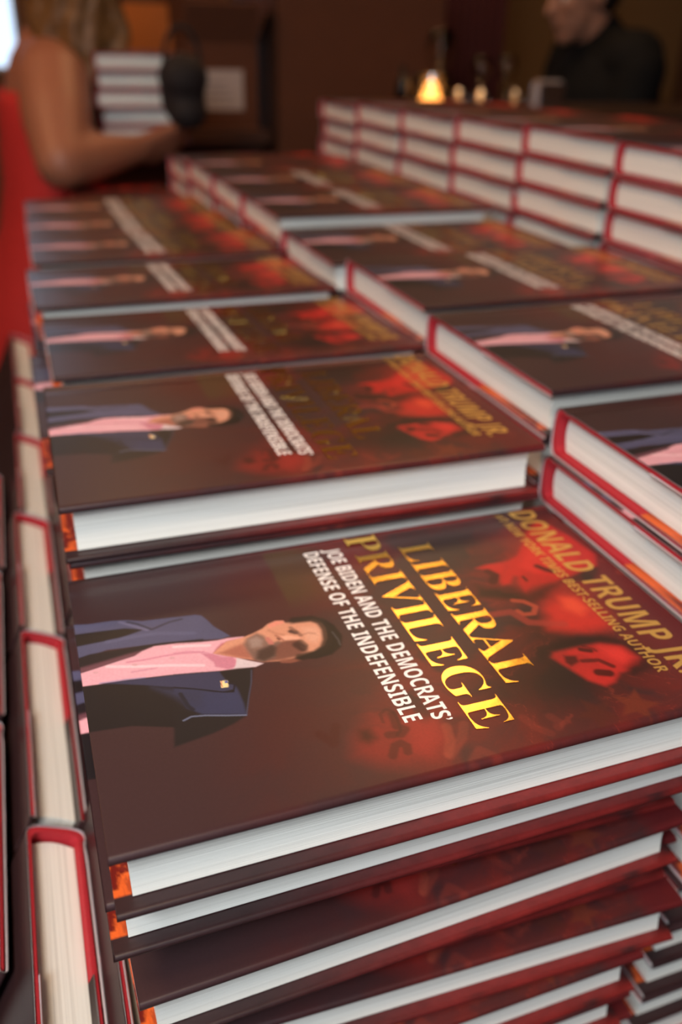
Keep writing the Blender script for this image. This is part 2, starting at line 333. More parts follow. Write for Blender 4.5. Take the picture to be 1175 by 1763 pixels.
def paint_back(A, U):
    f = fbm(A/24+7, U/24+5, 71); g = fbm(A/5, U/5, 77)
    k = (sstep(40, 150, U)*sstep(.25, .6, f+.15))[..., None]
    c = np.array([.030, .013, .014])*(1-k) + np.array([.17, .015, .014])*k
    return c*(1 + .5*(g[..., None]-.5))

# ------------------------------------------------------------------ the book and its parts
def jacket_profile(n_top, n_side):
    """(y, z, nz-side, region, across-mm) along the wrapped sheet, seen from the tail"""
    p = []
    J = 0.0004
    # front flap, tucked under the front board
    for y in np.linspace(.080, .0022, 5): p.append((y, T-.0038, 0, 'flapF', y*1000))
    # round the front board's fore-edge
    for a in np.linspace(-90, 90, n_side):
        a_ = R_(a); p.append((.0017-.0017*math.cos(a_), T-.0019+.0019*math.sin(a_), 0, 'edgeF', 159+a/90))
    for y in np.linspace(.003, D-.008, n_top)[0:]: p.append((y, T - .0006*math.exp(-((y-(D-.012))/.004)**2), 0, 'front', (D-y)*1000))
    # spine, gently rounded
    for a in np.linspace(90, -90, 9):
        a_ = R_(a); p.append((D-.006+.006*math.cos(a_)**.7 if abs(a) < 90 else D-.006, T/2+T/2*math.copysign(abs(math.sin(a_))**.6, math.sin(a_)), 0, 'spine', 0))
    for y in np.linspace(D-.008, .003, max(6, n_top//8)): p.append((y, 0.0, 0, 'back', (D-y)*1000))
    for a in np.linspace(90, -90, n_side):
        a_ = R_(a); p.append((.0017-.0017*math.cos(a_), .0015-.0015*math.sin(a_), 0, 'edgeB', y*1000))
    for y in list(np.linspace(.0021, .030, 30)) + [.045, .060, .080]: p.append((y, .0030, 0, 'flapB', y*1000))
    return p
def jacket_mesh(name, dx, x0=-.0008, x1=W+.0008, dn=None, slip=0.0):
    dn = dn or dx
    prof = jacket_profile(max(4, int(.149/dn)), 7 if dx < .002 else 4)
    nx = max(6, int((x1-x0)/dx))
    X = np.linspace(x0, x1, nx)
    P = np.array([(a[0], a[1]) for a in prof]); n = len(P)
    reg = [a[3] for a in prof]
    th = .00022
    tan = np.gradient(P, axis=0); tan /= (np.linalg.norm(tan, axis=1)[:, None] + 1e-9)
    # inward side of the sheet
    nrm = np.stack([-tan[:, 1], tan[:, 0]], axis=1)
    Q = P + nrm*th*-1.0
    cen = np.array([D/2, T/2])
    verts = np.zeros((2, n, nx, 3))
    for s, PP in ((0, P), (1, Q)):
        verts[s, :, :, 0] = X[None, :]; verts[s, :, :, 1] = PP[:, 0][:, None]; verts[s, :, :, 2] = PP[:, 1][:, None]
    A = np.repeat(np.array([a[4] for a in prof])[:, None], nx, 1); U = np.repeat(X[None, :]*1000, n, 0)
    colr = np.zeros((2, n, nx, 4)); colr[..., 3] = 1
    front = np.array([r in ('front', 'edgeF') for r in reg])
    colr[0, front, :, :3] = paint(A[front], U[front])
    fl = np.array([r in ('flapF',) for r in reg]); colr[0, fl, :, :3] = (.02, .008, .007)
    sp = np.array([r == 'spine' for r in reg]); colr[0, sp, :, :3] = paint_back(A[sp], U[sp])
    bk = np.array([r in ('back', 'edgeB') for r in reg]); colr[0, bk, :, :3] = paint_back(A[bk], U[bk])
    fb = np.array([r == 'flapB' for r in reg])
    c = paint_back(A[fb]*3, U[fb]); A2, U2 = A[fb], U[fb]
    flame = ((A2 > 7.5) & (U2 < 9)); c[flame] = paint_flame(A2, U2)[flame]
    colr[0, fb, :, :3] = c
    colr[1, ..., :3] = (.66, .62, .64)
    # faces
    i = np.arange(n-1)[:, None]; j = np.arange(nx-1)[None, :]
    def grid(off, flip):
        a = off + i*nx + j; b = off + (i+1)*nx + j
        q = np.stack([a, a+1, b+1, b], -1).reshape(-1, 4)
        return q[:, ::-1] if flip else q
    N = n*nx
    f = [grid(0, True), grid(N, False)]
    ii = np.arange(n-1); jj = np.arange(nx-1)
    f.append(np.stack([ii*nx, (ii+1)*nx, N+(ii+1)*nx, N+ii*nx], -1))
    f.append(np.stack([N+ii*nx+nx-1, N+(ii+1)*nx+nx-1, (ii+1)*nx+nx-1, ii*nx+nx-1], -1))
    f.append(np.stack([jj, N+jj, N+jj+1, jj+1], -1)); k = (n-1)*nx
    f.append(np.stack([k+jj+1, N+k+jj+1, N+k+jj, k+jj], -1))
    F = np.concatenate(f)
    me = bpy.data.meshes.new(name)
    V = verts.reshape(-1, 3)
    me.vertices.add(len(V)); me.vertices.foreach_set('co', V.astype(np.float32).ravel())
    me.loops.add(F.size); me.loops.foreach_set('vertex_index', F.astype(np.int32).ravel())
    me.polygons.add(len(F)); me.polygons.foreach_set('loop_start', np.arange(0, F.size, 4, dtype=np.int32))
    me.polygons.foreach_set('use_smooth', np.ones(len(F), bool))
    me.update(calc_edges=True)
    at = me.color_attributes.new('print', 'FLOAT_COLOR', 'POINT')
    at.data.foreach_set('color', colr.reshape(-1, 4).astype(np.float32).ravel())
    me.materials.append(M['jacket'])
    return me

def board_mesh(name, z0, z1):
    bm = bmesh.new(); add_box(bm, 0, W, .0022, D-.0065, z0, z1)
    bmesh.ops.bevel(bm, geom=bm.edges[:], offset=.0005, segments=2, affect='EDGES')
    me = bpy.data.meshes.new(name); bm.to_mesh(me); bm.free(); me.materials.append(M['cloth_red']); return me
def spine_mesh(name):
    """red cloth round the back of the book: an arc 2.4 mm thick, flush with the jacket"""
    bm = bmesh.new(); out = []; inn = []
    for a in np.linspace(90, -90, 13):
        a_ = R_(a); cy = math.cos(a_)**.7 if abs(a) < 90 else 0; sy = math.copysign(abs(math.sin(a_))**.6, math.sin(a_))
        out.append((D-.0068+.0061*cy, T/2+(T/2-.0006)*sy)); inn.append((D-.0074+.0036*cy, T/2+(T/2-.0034)*sy))
    ring = out + inn[::-1]
    for x in (0.0, W):
        pass
    a = [bm.verts.new((0, y, z)) for y, z in ring]; b = [bm.verts.new((W, y, z)) for y, z in ring]; n = len(ring); h = len(out)
    for i in range(n): bm.faces.new([a[i], a[(i+1) % n], b[(i+1) % n], b[i]])
    for i in range(h-1):
        for r in (a, b): bm.faces.new([r[i], r[i+1], r[n-2-i], r[n-1-i]])
    bmesh.ops.recalc_face_normals(bm, faces=bm.faces[:])
    me = bpy.data.meshes.new(name); bm.to_mesh(me); bm.free(); me.materials.append(M['cloth_red']); return me
def page_mesh(name, seg=10):
    """page block with a hollowed fore-edge and a rounded back"""
    bm = bmesh.new(); z0, z1 = .0034, T-.0040; y0, y1 = .0060, D-.0078
    ring = []
    for t in np.linspace(0, 1, seg): ring.append((y0+.0012*math.sin(PI*t), z0+(z1-z0)*t))
    for t in np.linspace(1, 0, seg): ring.append((y1+.0025*math.sin(PI*t), z0+(z1-z0)*t))
    X0, X1 = .0050, W-.0045
    a = [bm.verts.new((X0, y, z)) for y, z in ring]; b = [bm.verts.new((X1, y, z)) for y, z in ring]; n = len(ring)
    for i in range(n): bm.faces.new([a[i], a[(i+1) % n], b[(i+1) % n], b[i]])
    for i in range(seg-1):
        for r in (a, b): bm.faces.new([r[i], r[i+1], r[n-2-i], r[n-1-i]])
    bmesh.ops.recalc_face_normals(bm, faces=bm.faces[:])
    me = bpy.data.meshes.new(name); bm.to_mesh(me); bm.free(); me.materials.append(M['pages']); return me

def lettering(name, lines, mat, res=4, thin=0.0, slant=0.0, z=T+.00006, thick=.00004):
    """lines: (text, across0, across1, base, cap) in cover mm -> one mesh lying on the front cover"""
    V = []; F = []
    for text, a0, a1, b0, b1 in lines:
        cu = bpy.data.curves.new('letters', 'FONT'); cu.body = text; cu.resolution_u = res; cu.offset = thin
        ob = bpy.data.objects.new('letters', cu); C.objects.link(ob)
        dg = bpy.context.evaluated_depsgraph_get(); me = bpy.data.meshes.new_from_object(ob.evaluated_get(dg))
        bpy.data.objects.remove(ob)
        co = np.array([v.co[:2] for v in me.vertices]); 
        ref = [v for v in co]
        ymax = 0.694 if any(ord(ch) > 0x1D3FF and ord(ch) < 0x1D434 for ch in text) else 0.714
        y = co[:, 1]/ymax; x = co[:, 0] + slant*co[:, 1]
        x = (x - x.min())/(x.max()-x.min())
        off = len(V)
        for xx, yy in zip(x, y):
            a = a0 + (a1-a0)*xx; u = b0 + (b1-b0)*yy
            V.append((u/1000, D-a/1000, z))
        for p in me.polygons: F.append([off+i for i in p.vertices])
        bpy.data.meshes.remove(me)
    me = bpy.data.meshes.new(name); me.from_pydata(V, [], F)
    bm = bmesh.new(); bm.from_mesh(me)
    bmesh.ops.remove_doubles(bm, verts=bm.verts[:], dist=1e-7)
    bmesh.ops.recalc_face_normals(bm, faces=bm.faces[:])
    for f in bm.faces:
        if f.normal.z < 0: f.normal_flip()
    r = bmesh.ops.extrude_face_region(bm, geom=bm.faces[:])
    bmesh.ops.translate(bm, vec=(0, 0, thick), verts=[g for g in r['geom'] if isinstance(g, bmesh.types.BMVert)])
    bm.to_mesh(me); bm.free(); me.materials.append(mat); return me
def mb(s):   # bold roman capitals
    return ''.join(chr(0x1D400+ord(c)-65) if 'A' <= c <= 'Z' else c for c in s)
def ms(s):   # bold sans capitals
    return ''.join(chr(0x1D5D4+ord(c)-65) if 'A' <= c <= 'Z' else (chr(0x1D7EC+ord(c)-48) if '0' <= c <= '9' else c) for c in s)
def letter_meshes(res):
    return [
        ('title_lettering', lettering('title_lettering', [(mb('LIBERAL'), 20.8, 126.5, 150.0, 166.3), (mb('PRIVILEGE'), 5.4, 145.5, 127.6, 143.8)], M['gold_foil'], res, -.009, z=T+.0001, thick=.00018), 'embossed gold foil serif title'),
        ('subtitle_lettering', lettering('subtitle_lettering', [(ms('JOE BIDEN AND THE DEMOCRATS')+'\u2019', 12.8, 137.0, 115.6, 122.8), (ms('DEFENSE OF THE INDEFENSIBLE'), 13.0, 133.7, 105.2, 112.2)], M['white_ink'], res), 'white condensed subtitle'),
        ('author_lettering', lettering('author_lettering', [(ms('DONALD TRUMP JR.'), 5.8, 141.5, 218.2, 231.5)], M['gold_matte'], res, slant=.16), 'dull gold slanted author line'),
        ('byline_lettering', lettering('byline_lettering', [(ms('#1 NEW YORK TIMES BEST-SELLING AUTHOR'), 6.6, 138.4, 210.2, 215.2)], M['gold_matte'], res, slant=.16), 'small dull gold byline'),
    ]
B_front = board_mesh('front_board', T-.0036, T-.0013); B_back = board_mesh('back_board', .0004, .0028)
B_spine = spine_mesh('spine_cover'); B_pages = page_mesh('page_block')
LOD = {
  'hero': (jacket_mesh('dust_jacket', .00036), letter_meshes(5)),
  'mid':  (jacket_mesh('dust_jacket', .0008), letter_meshes(2)),
  'far':  (jacket_mesh('dust_jacket', .003), None),
  'under': (jacket_mesh('dust_jacket', .0010, dn=.004), None),
}
LOD['far'] = (LOD['far'][0], [letter_meshes(1)[0], letter_meshes(1)[1]])
def plain_book_mesh():
    """a book too hidden to show its parts: boards, back and pages in one mesh"""
    bm = bmesh.new()
    for me in (B_front, B_back, B_spine): bm.from_mesh(me)
    n = len(bm.faces); bm.from_mesh(B_pages)
    bm.faces.ensure_lookup_table()
    for f in bm.faces[n:]: f.material_index = 1
    me = bpy.data.meshes.new('hardcover_book'); bm.to_mesh(me); bm.free()
    me.materials.append(M['cloth_red']); me.materials.append(M['pages']); return me
B_plain = plain_book_mesh()
def make_book(lod):
    root = bpy.data.objects.new('hardcover_book', None); C.objects.link(root); root.empty_display_size = .02
    for nm, me, lb in (('page_block', B_pages, None), ('front_board', B_front, None), ('back_board', B_back, None), ('spine_cover', B_spine, None)):
        link(nm, me, root)
    j = link('dust_jacket', LOD[lod][0], root); j['label'] = 'dark red printed dust jacket'
    for nm, me, lb in (LOD[lod][1] or []):
        o = link(nm, me, j); o['label'] = lb
    return root
def copy_tree(o, parent=None):
    c = o.copy(); C.objects.link(c); c.parent = parent
    for ch in o.children: copy_tree(ch, c)
    return c
PROTO = {}
def book(lod, loc, rot, label, group, tz=1.0, cat='book'):
    if lod == 'plain':
        o = bpy.data.objects.new('hardcover_book', B_plain); C.objects.link(o)
    elif lod in PROTO: o = copy_tree(PROTO[lod])
    else: o = PROTO[lod] = make_book(lod)
    o.location = loc; o.rotation_euler = rot; o.scale = (1, 1, tz)
    o['label'] = label; o['category'] = cat; o['group'] = group
    return o

# ------------------------------------------------------------------ the room
M['floor'] = simple('dark_carpet', (0.05, 0.022, 0.015), 0.9, nscale=40, namp=0.3)
M['wall'] = simple('brown_wall_paint', (0.15, 0.062, 0.028), 0.8, nscale=6, namp=0.10)
M['wall_light'] = simple('tan_wall_paint', (0.30, 0.16, 0.06), 0.8, nscale=6, namp=0.10)
M['ceil'] = simple('brown_ceiling', (0.30, 0.29, 0.31), 0.9, nscale=10, namp=0.05)
M['wood'] = simple('dark_stained_wood', (0.060, 0.022, 0.010), 0.45, nscale=18, namp=0.35)
M['frame'] = simple('window_frame_paint', (0.5, 0.45, 0.4), 0.5)
XL, XR, YN, YF, ZC = -3.2, 3.6, -3.0, 4.2, 3.0
def wall_with_hole(name, axis, pos, thick, a0, a1, h0, h1, hz0, hz1, mat):
    bm = bmesh.new()
    for (p0, p1, q0, q1) in ((a0, h0, 0, ZC), (h1, a1, 0, ZC), (h0, h1, 0, hz0), (h0, h1, hz1, ZC)):
        if p1-p0 < 1e-6: continue
        add_box(bm, p0, p1, pos, pos+thick, q0, q1)
    return structure(bm_obj(name, bm, mat))
structure(box('floor', (XL, XR, YN, YF, -0.1, 0), M['floor']))
structure(box('ceiling', (XL, XR, YN, YF, ZC, ZC+0.1), M['ceil']))
structure(box('wall_left', (XL-0.1, XL, YN, YF, 0, ZC), M['wall']))
structure(box('wall_right', (XR, XR+0.1, YN, YF, 0, ZC), M['wall']))
WB = (-0.55, 0.118, Z0+0.075, 2.35)     # far window opening
WN = (-1.7, -0.4, 0.9, 2.5)            # window behind the camera
wall_with_hole('wall_back', 'y', YF, 0.12, XL, XR, WB[0], WB[1], WB[2], WB[3], M['wall'])
wall_with_hole('wall_front', 'y', YN-0.12, 0.12, XL, XR, WN[0], WN[1], WN[2], WN[3], M['wall'])
def glass_mat():
    m, nt, b = new_mat('window_glass')
    b.inputs['Base Color'].default_value = (1, 1, 1, 1); b.inputs['Transmission Weight'].default_value = 1
    b.inputs['Roughness'].default_value = 0.0; b.inputs['IOR'].default_value = 1.05
    return m
M['glass'] = glass_mat()
def window(name, o, y, zf):
    bm = bmesh.new(); x0, x1, z0, z1 = o; f = .03
    add_box(bm, x0, x0+f, y, y+.06, z0, z1); add_box(bm, x1-.012, x1, y, y+.06, z0, z1)
    add_box(bm, x0, x1, y, y+.06, z0, z0+.012); add_box(bm, x0, x1, y, y+.06, z1-f, z1)
    add_box(bm, (x0+x1)/2-.015, (x0+x1)/2+.015, y, y+.06, z0, z1)
    w_ = structure(bm_obj(name, bm, M['frame']))
    box('pane', (x0, x1, y+.028, y+.032, z0, z1), M['glass'], w_)
window('window_1', WB, YF+.03, 0); window('window_2', WN, YN-.09, 0)

# ceiling lamps: square frosted panels whose light the area lamps carry
def lamp(x, y, s, label):
    t = thing('ceiling_lamp', label, 'lamp', (x, y, ZC), group=None)
    bm = bmesh.new(); add_box(bm, -s/2-.03, s/2+.03, -s/2-.03, s/2+.03, -.03, 0)
    bm_obj('housing', bm, M['frame'], t)
    m, nt, b = new_mat('lamp_diffuser'); b.inputs['Base Color'].default_value = (.9, .8, .65, 1)
    b.inputs['Emission Color'].default_value = (1, .62, .32, 1); b.inputs['Emission Strength'].default_value = 5
    bm = bmesh.new(); add_box(bm, -s/2, s/2, -s/2, s/2, -.045, -.03)
    bm_obj('diffuser', bm, m, t)
lamp(1.15, 2.05, .5, 'square ceiling lamp above the bar counter')
lamp(-0.45, -0.5, .5, 'square ceiling lamp above the near end of the book table')
lamp(-0.9, 1.1, .5, 'square ceiling lamp left of the book table')
lamp(0.3, 3.1, .5, 'square ceiling lamp near the cardboard cartons')

# ------------------------------------------------------------------ the display table
tb = thing('display_table', 'long cloth-covered table carrying the stacks of hardcover books', 'table', (0, 0, 0))
M['cloth'] = simple('black_tablecloth', (0.02, 0.016, 0.016), 0.9, nscale=200, namp=0.2)
box('tabletop', (-0.45, 0.86, -0.16, 1.415, TABLE-.03, TABLE-.002), M['wood'], tb)
box('tablecloth', (-0.46, 0.87, -0.17, 1.42, TABLE-.002, TABLE), M['cloth'], tb)
for x in (-0.40, 0.80):
    for y in (-0.10, 1.37):
        box('leg', (x-.025, x+.025, y-.025, y+.025, 0, TABLE-.03), M['wood'], tb)

# ------------------------------------------------------------------ stacks of books
NTH = ['topmost', 'second from the top', 'third from the top', 'fourth from the top', 'fifth from the top', 'sixth from the top',
       'seventh from the top', 'eighth from the top', 'ninth from the top', 'tenth from the top', 'eleventh from the top',
       'twelfth from the top', 'thirteenth from the top', 'fourteenth from the top', 'fifteenth from the top', 'sixteenth', 'seventeenth', 'eighteenth']
ORD = ['nearest', 'second', 'third', 'fourth', 'fifth', 'sixth', 'seventh', 'eighth', 'ninth']
rnd = random.Random(5)
HID = 'red hardcover hidden low inside the rows of stacked books'
def stack(row, k, x, y, ztop, n, lods, offs=None, rot=0.0, jit=.0015, tilt=0.0):
    """n books from the table up; offs[i] = (x, y, angle) of the i-th from the top; lods[i] = its detail, plain below"""
    t = (ztop + Z0 - TABLE)/n
    for i in range(n):
        lod = lods[i] if i < len(lods) else 'plain'
        if offs and i < len(offs): ox, oy, oa = offs[i]
        elif i == 0: ox, oy, oa = x, y, rot
        else: ox, oy, oa = x+rnd.uniform(-jit, jit), y+rnd.uniform(-jit, jit), rot+rnd.uniform(-.006, .006)
        where = f'of the {ORD[k]} stack in the {row} row' if k else f'of the nearest stack in the {row} row'
        if i == 0: lb = f'dark red jacketed hardcover lying {NTH[0]} {where}'
        else: lb = f'hardcover lying {NTH[i]} {where}'
        if lod == 'plain': book(lod, (ox, oy, TABLE+t*(n-1-i)), (0, 0, oa), HID, 'hidden lower books', t/T)
        else: book(lod, (ox, oy, TABLE+t*(n-1-i) + (D*math.sin(tilt) if i == 0 else 0)), (-tilt if i == 0 else 0, 0, oa), lb, f'books stacked in the {row} row', t/T)
F_offs = [(0, 0, 0), (-.0030, .0075, .006), (.0010, .0315, -.030), (.0029, .0093, .0297), (.013, .0310, -.012), (.0138, .0238, -.0386),
          (-.0040, .0126, 0.0), (-.0060, .0110, 0.006), (.004, .016, 0), (0, .012, .01), (.002, .014, 0), (0, .012, 0)]
stack('left', 0, 0, 0, 0.0, 12, ['hero']+['mid']*2+['hero']+['mid', 'mid']+['mid']*3+['under']*3, F_offs)
stack('left', 1, .0006, .1655, .0315, 13, ['mid', 'mid', 'under'], [(.0006, .1655, -.010), (.002, .1665, -.010)] + [(.003, .1900, 0)]*11)
stack('left', 2, .0085, .330, .0265, 13, ['mid', 'under'], [(.0085, .330, .0), (-.004, .331, 0)] + [(.004, .3512, 0)]*11, tilt=.040)
stack('left', 3, .0050, .494, .0255, 13, ['mid', 'under'], [(.0050, .494, .012), (.001, .495, 0)] + [(.006, .5124, 0)]*11, tilt=.040)
stack('left', 4, .0100, .658, .0225, 13, ['mid', 'under'], [(.0100, .658, 0), (.011, .659, .004)] + [(.010, .6736, 0)]*11, tilt=.040)
stack('left', 5, .0120, .822, .0165, 13, ['mid', 'under'], [(.0120, .822, 0), (.013, .823, .003)] + [(.012, .8348, 0)]*11)
stack('left', 6, .0150, .986, .0100, 13, ['mid', 'under'], [(.0150, .986, 0), (.014, .987, .003)] + [(.015, .9960, 0)]*11)
book('under', (.246, 1.162, TABLE), (0, 0, PI/2), 'lowest hardcover of the crosswise stack at the far end of the left row', 'crosswise books at the far end')
for i in range(1, 12):
    book('under' if i > 8 else 'plain', (.244+rnd.uniform(-.002, .002), 1.162, TABLE+.0280*i), (0, 0, PI/2), (f'hardcover lying {NTH[11-i]} of the crosswise stack ending the left row' if i > 8 else HID), ('crosswise books at the far end' if i > 8 else 'hidden lower books'))
XM = .2580
stack('middle', 0, XM, .0225, .0446, 14, ['mid', 'mid']+['under']*9, [(XM, .0225, 0), (XM-.002, .0235, .003), (XM+.006, .02, .0), (XM+.004, .026, -.02), (XM+.010, .018, .02), (XM+.004, .024, -.01), (XM+.008, .02, .015), (XM+.004, .025, -.01)])
stack('middle', 1, XM, .187, .0506, 14, ['mid', 'under'])
stack('middle', 2, XM, .3515, .0527, 14, ['mid', 'under'])
stack('middle', 3, .248, .516, .0480, 14, ['mid', 'under'])
stack('middle', 4, .246, .6805, .0590, 14, ['mid', 'under', 'under'])
stack('middle', 5, .247, .845, .0590, 14, ['mid', 'under', 'under'])
stack('middle', 6, .247, 1.0095, .0590, 14, ['under', 'under', 'under'])
stack('middle', 7, .248, 1.174, .0460, 14, ['under', 'under', 'under'])
XT = .506
stack('right', 0, XT, .345, .1428, 17, ['under']*5, rot=0)
stack('right', 1, XT, .505, .1440, 17, ['under']*5, [(XT, .5065, 0), (XT-.001, .511, 0), (XT-.001, .514, .0), (XT, .519, 0), (XT+.001, .523, .0)])
for k, (yy, zz) in enumerate(((.6655, .1400), (.830, .1365), (.9945, .1350), (1.159, .1290))):
    stack('right', k+2, XT-.001*k, yy, zz, 17, ['under']*4, jit=.004)

# books standing on their tails, leaning against the stacks, spines away from the camera
LEAN = R_(27)
def standing(col, k, xr, yspine, label, lod='under', lean=LEAN, dz=0):
    """xr = x of the right-hand top edge; yspine = y of the spine"""
    ox = xr - T*math.cos(lean); oz = TABLE + .0004 + W*math.cos(lean) + T*math.sin(lean)
    o = book(lod, (ox, yspine-D, oz), (0, PI/2+lean, 0), label, f'books standing in the {col} column')
    return o
for k, (xr, ys) in enumerate(((-.0105, .137), (-.0085, .300), (-.0085, .463), (-.0045, .626), (-.0015, .789), (-.0015, .952))):
    standing('middle', k, xr, ys, f'red hardcover standing on end beside the left row, {"nearest" if k == 0 else ORD[k]+" back"} of its column', 'under')
for k, (xr, ys) in enumerate(((.022, .150), (.0252, .314), (.0252, .478), (.0292, .642), (.0322, .806))):
    standing('inner', k, xr, ys, f'red hardcover standing on end wedged under the left row, {"nearest" if k == 0 else ORD[k]+" back"} of its column')
for k, (xr, ys) in enumerate(((-.0475, .005), (-.047, .230), (-.046, .394), (-.044, .558))):
    standing('outer', k, xr, ys, f'red hardcover standing on end at the left picture edge, {"nearest" if k == 0 else ORD[k]+" back"} of its column')

# ------------------------------------------------------------------ the room's far end
M['card'] = simple('corrugated_cardboard', (0.62, 0.20, 0.05), 0.85, nscale=25, namp=0.12)
M['card_dark'] = simple('brown_cardboard', (0.105, 0.030, 0.010), 0.85, nscale=25, namp=0.12)
M['paper'] = simple('white_paper', (0.50, 0.40, 0.36), 0.7, nscale=30, namp=0.05)
M['label_ink'] = simple('grey_label_ink', (0.22, 0.18, 0.17), 0.7)
M['curtain'] = simple('dark_red_curtain', (0.07, 0.010, 0.010), 0.9, nscale=30, namp=0.2)
M['granite'] = simple('dark_bar_top', (0.05, 0.028, 0.02), 0.3, nscale=90, namp=0.4)

# bar counter behind the tall row
ct = thing('bar_counter', 'dark bar counter behind the tallest row of books, candles on it', 'counter', (0, 0, 0))
box('counter_body', (0.90, 2.9, 1.66, 1.96, 0, Z0+.045), M['wood'], ct)
box('countertop', (0.84, 2.95, 1.60, 2.02, Z0+.045, Z0+.085), M['granite'], ct, .004)
# side counter with cartons
st = thing('side_counter', 'dark wooden counter carrying cardboard cartons behind the woman', 'counter', (0, 0, 0))
box('counter_body', (0.16, 0.60, 2.06, 2.56, 0, Z0-.01), M['wood'], st)
box('countertop', (0.13, 0.612, 2.02, 2.60, Z0-.01, Z0+.02), M['wood'], st, .004)

def carton(name, label, x0, x1, y0, y1, z0, z1, mat, rz=0, flaps=(), paper=None, group=None):
    cx, cy = (x0+x1)/2, (y0+y1)/2; w_, d_, h_ = (x1-x0)/2, (y1-y0)/2, z1-z0
    t = thing(name, label, 'box', (cx, cy, z0), (0, 0, rz), group)
    bm = bmesh.new(); add_box(bm, -w_, w_, -d_, d_, 0, h_)
    top = [f for f in bm.faces if f.calc_center_median().z > h_-1e-5 and len([v for v in f.verts if v.co.z > h_-1e-5]) == 4]
    bmesh.ops.delete(bm, geom=top, context='FACES')
    o = bm_obj('carton_body', bm, mat, t)
    so = o.modifiers.new('wall', 'SOLIDIFY'); so.thickness = .006; so.offset = -1
    box('carton_bottom_tape', (-w_, w_, -.025, .025, .0005, .001), M['paper'], t)
    for side, ang, ln in flaps:
        bm = bmesh.new(); add_box(bm, -(w_ if side in 'NS' else d_)+.004, (w_ if side in 'NS' else d_)-.004, 0, .005, 0, ln)
        f = bm_obj('flap', bm, mat, t)
        if side == 'S': f.location = (0, -d_, h_); f.rotation_euler = (ang, 0, 0)
        if side == 'N': f.location = (0, d_, h_); f.rotation_euler = (-ang, 0, 0)
        if side == 'W': f.location = (-w_, 0, h_); f.rotation_euler = (ang, 0, -PI/2)
        if side == 'E': f.location = (w_, 0, h_); f.rotation_euler = (ang, 0, PI/2)
    if paper:
        a, b_, c, d2 = paper
        p = box('shipping_label', (a, b_, -d_-.0012, -d_-.0002, c, d2), M['paper'], t); p['label'] = 'white rectangular label'
        bm = bmesh.new()
        for q in range(4): add_box(bm, a+.015, b_-.02-.008*q, -d_-.0016, -d_-.0012, c+.015+.014*q, c+.018+.014*q)
        bm_obj('label_print', bm, M['label_ink'], p)
    return t
carton('cardboard_box', 'brown cardboard carton with a square white label, lid flaps up', .425, .602, 2.10, 2.40, Z0+.0203, Z0+.205, M['card_dark'], 0,
       (('S', .5, .09), ('N', .3, .12), ('E', .35, .1)), (-.060, .052, .040, .128))
carton('cardboard_box', 'orange-brown cardboard carton behind the carried books, half in shade', .290, .415, 2.24, 2.50, Z0+.0203, Z0+.225, M['card'], R_(4), (('S', -.1, .06), ('W', .6, .07)))
carton('cardboard_box', 'very large dark brown cardboard carton with a raised corner flap', .665, 1.115, 2.14, 2.62, 0.0005, Z0+.36, M['card_dark'], 0, (('W', .9, .22), ('N', .2, .2)))
cp = bmesh.new()
n = 40; a = []
for i in range(n+1):
    x = 1.36+.26*i/n; y = 2.72+.02*math.sin(i*1.3)
    a.append([cp.verts.new((x, y+dy, z)) for z in (0.02, 2.9) for dy in (0, .006)])
for i in range(n):
    p, q = a[i], a[i+1]
    cp.faces.new([p[0], q[0], q[2], p[2]]); cp.faces.new([p[1], p[3], q[3], q[1]]); cp.faces.new([p[2], q[2], q[3], p[3]]); cp.faces.new([p[0], p[1], q[1], q[0]])
for p in (a[0], a[-1]): cp.faces.new([p[0], p[2], p[3], p[1]])
tag(bm_obj('curtain', cp, M['curtain'], smooth=True), 'dark red curtain hanging in folds beyond the bar counter', 'curtain')
structure(box('trim_1', (1.7, 3.5, YF-.03, YF-.0005, 0, 2.6), M['wall_light']))
structure(box('trim_2', (1.62, 1.7, YF-.05, YF-.0005, 0, 3.0), M['wood']))

# candles and glasses on the counter
CZ = Z0+.0855
def glass_material():
    m, nt, b = new_mat('clear_glass'); b.inputs['Transmission Weight'].default_value = 1; b.inputs['Roughness'].default_value = .02
    b.inputs['Base Color'].default_value = (1, .96, .9, 1); b.inputs['IOR'].default_value = 1.3; return m
M['clear'] = glass_material()
def glow(name, col, s):
    m, nt, b = new_mat(name); b.inputs['Base Color'].default_value = (.9, .6, .3, 1)
    b.inputs['Emission Color'].default_value = col + (1,); b.inputs['Emission Strength'].default_value = s; return m
M['wax'] = glow('glowing_wax', (1.0, .36, .07), 4.0); M['flame'] = glow('candle_flame', (1.0, .58, .18), 14)
M['wax_dim'] = glow('tea_light_wax', (1.0, .34, .08), .18); M['flame_dim'] = glow('tea_light_flame', (1.0, .42, .12), 1.2)
M['silver'] = simple('silver_holder', (.75, .76, .8), .25, 1.0)
M['black'] = simple('black_bottle', (.008, .007, .007), .25)
def candle(x, y, r, h, wax, flame, label, grp):
    t = thing('votive_candle', label, 'candle', (x, y, CZ), group=grp)
    bm = bmesh.new(); lathe(bm, [(.0001, .003), (r*.86, .003), (r, .006), (r, h), (r-.003, h), (r-.004, .009), (.0001, .009)]); bm_obj('glass_cup', bm, M['clear'], t, True)
    bm = bmesh.new(); lathe(bm, [(.0001, .0), (r*1.12, .0), (r*1.15, .003), (.0001, .0035)]); bm_obj('saucer', bm, M['silver'], t, True)
    bm = bmesh.new(); lathe(bm, [(.0001, .0095), (r-.006, .0095), (r-.006, h*.55), (.0001, h*.53)]); wv = bm_obj('candle_wax', bm, wax, t, True)
    bm = bmesh.new(); z = h*.55; lathe(bm, [(.0001, z), (r*.26, z+.003), (r*.30, z+.008), (r*.16, z+.014), (.0001, z+.019)], n=16); bm_obj('flame', bm, flame, t, True)
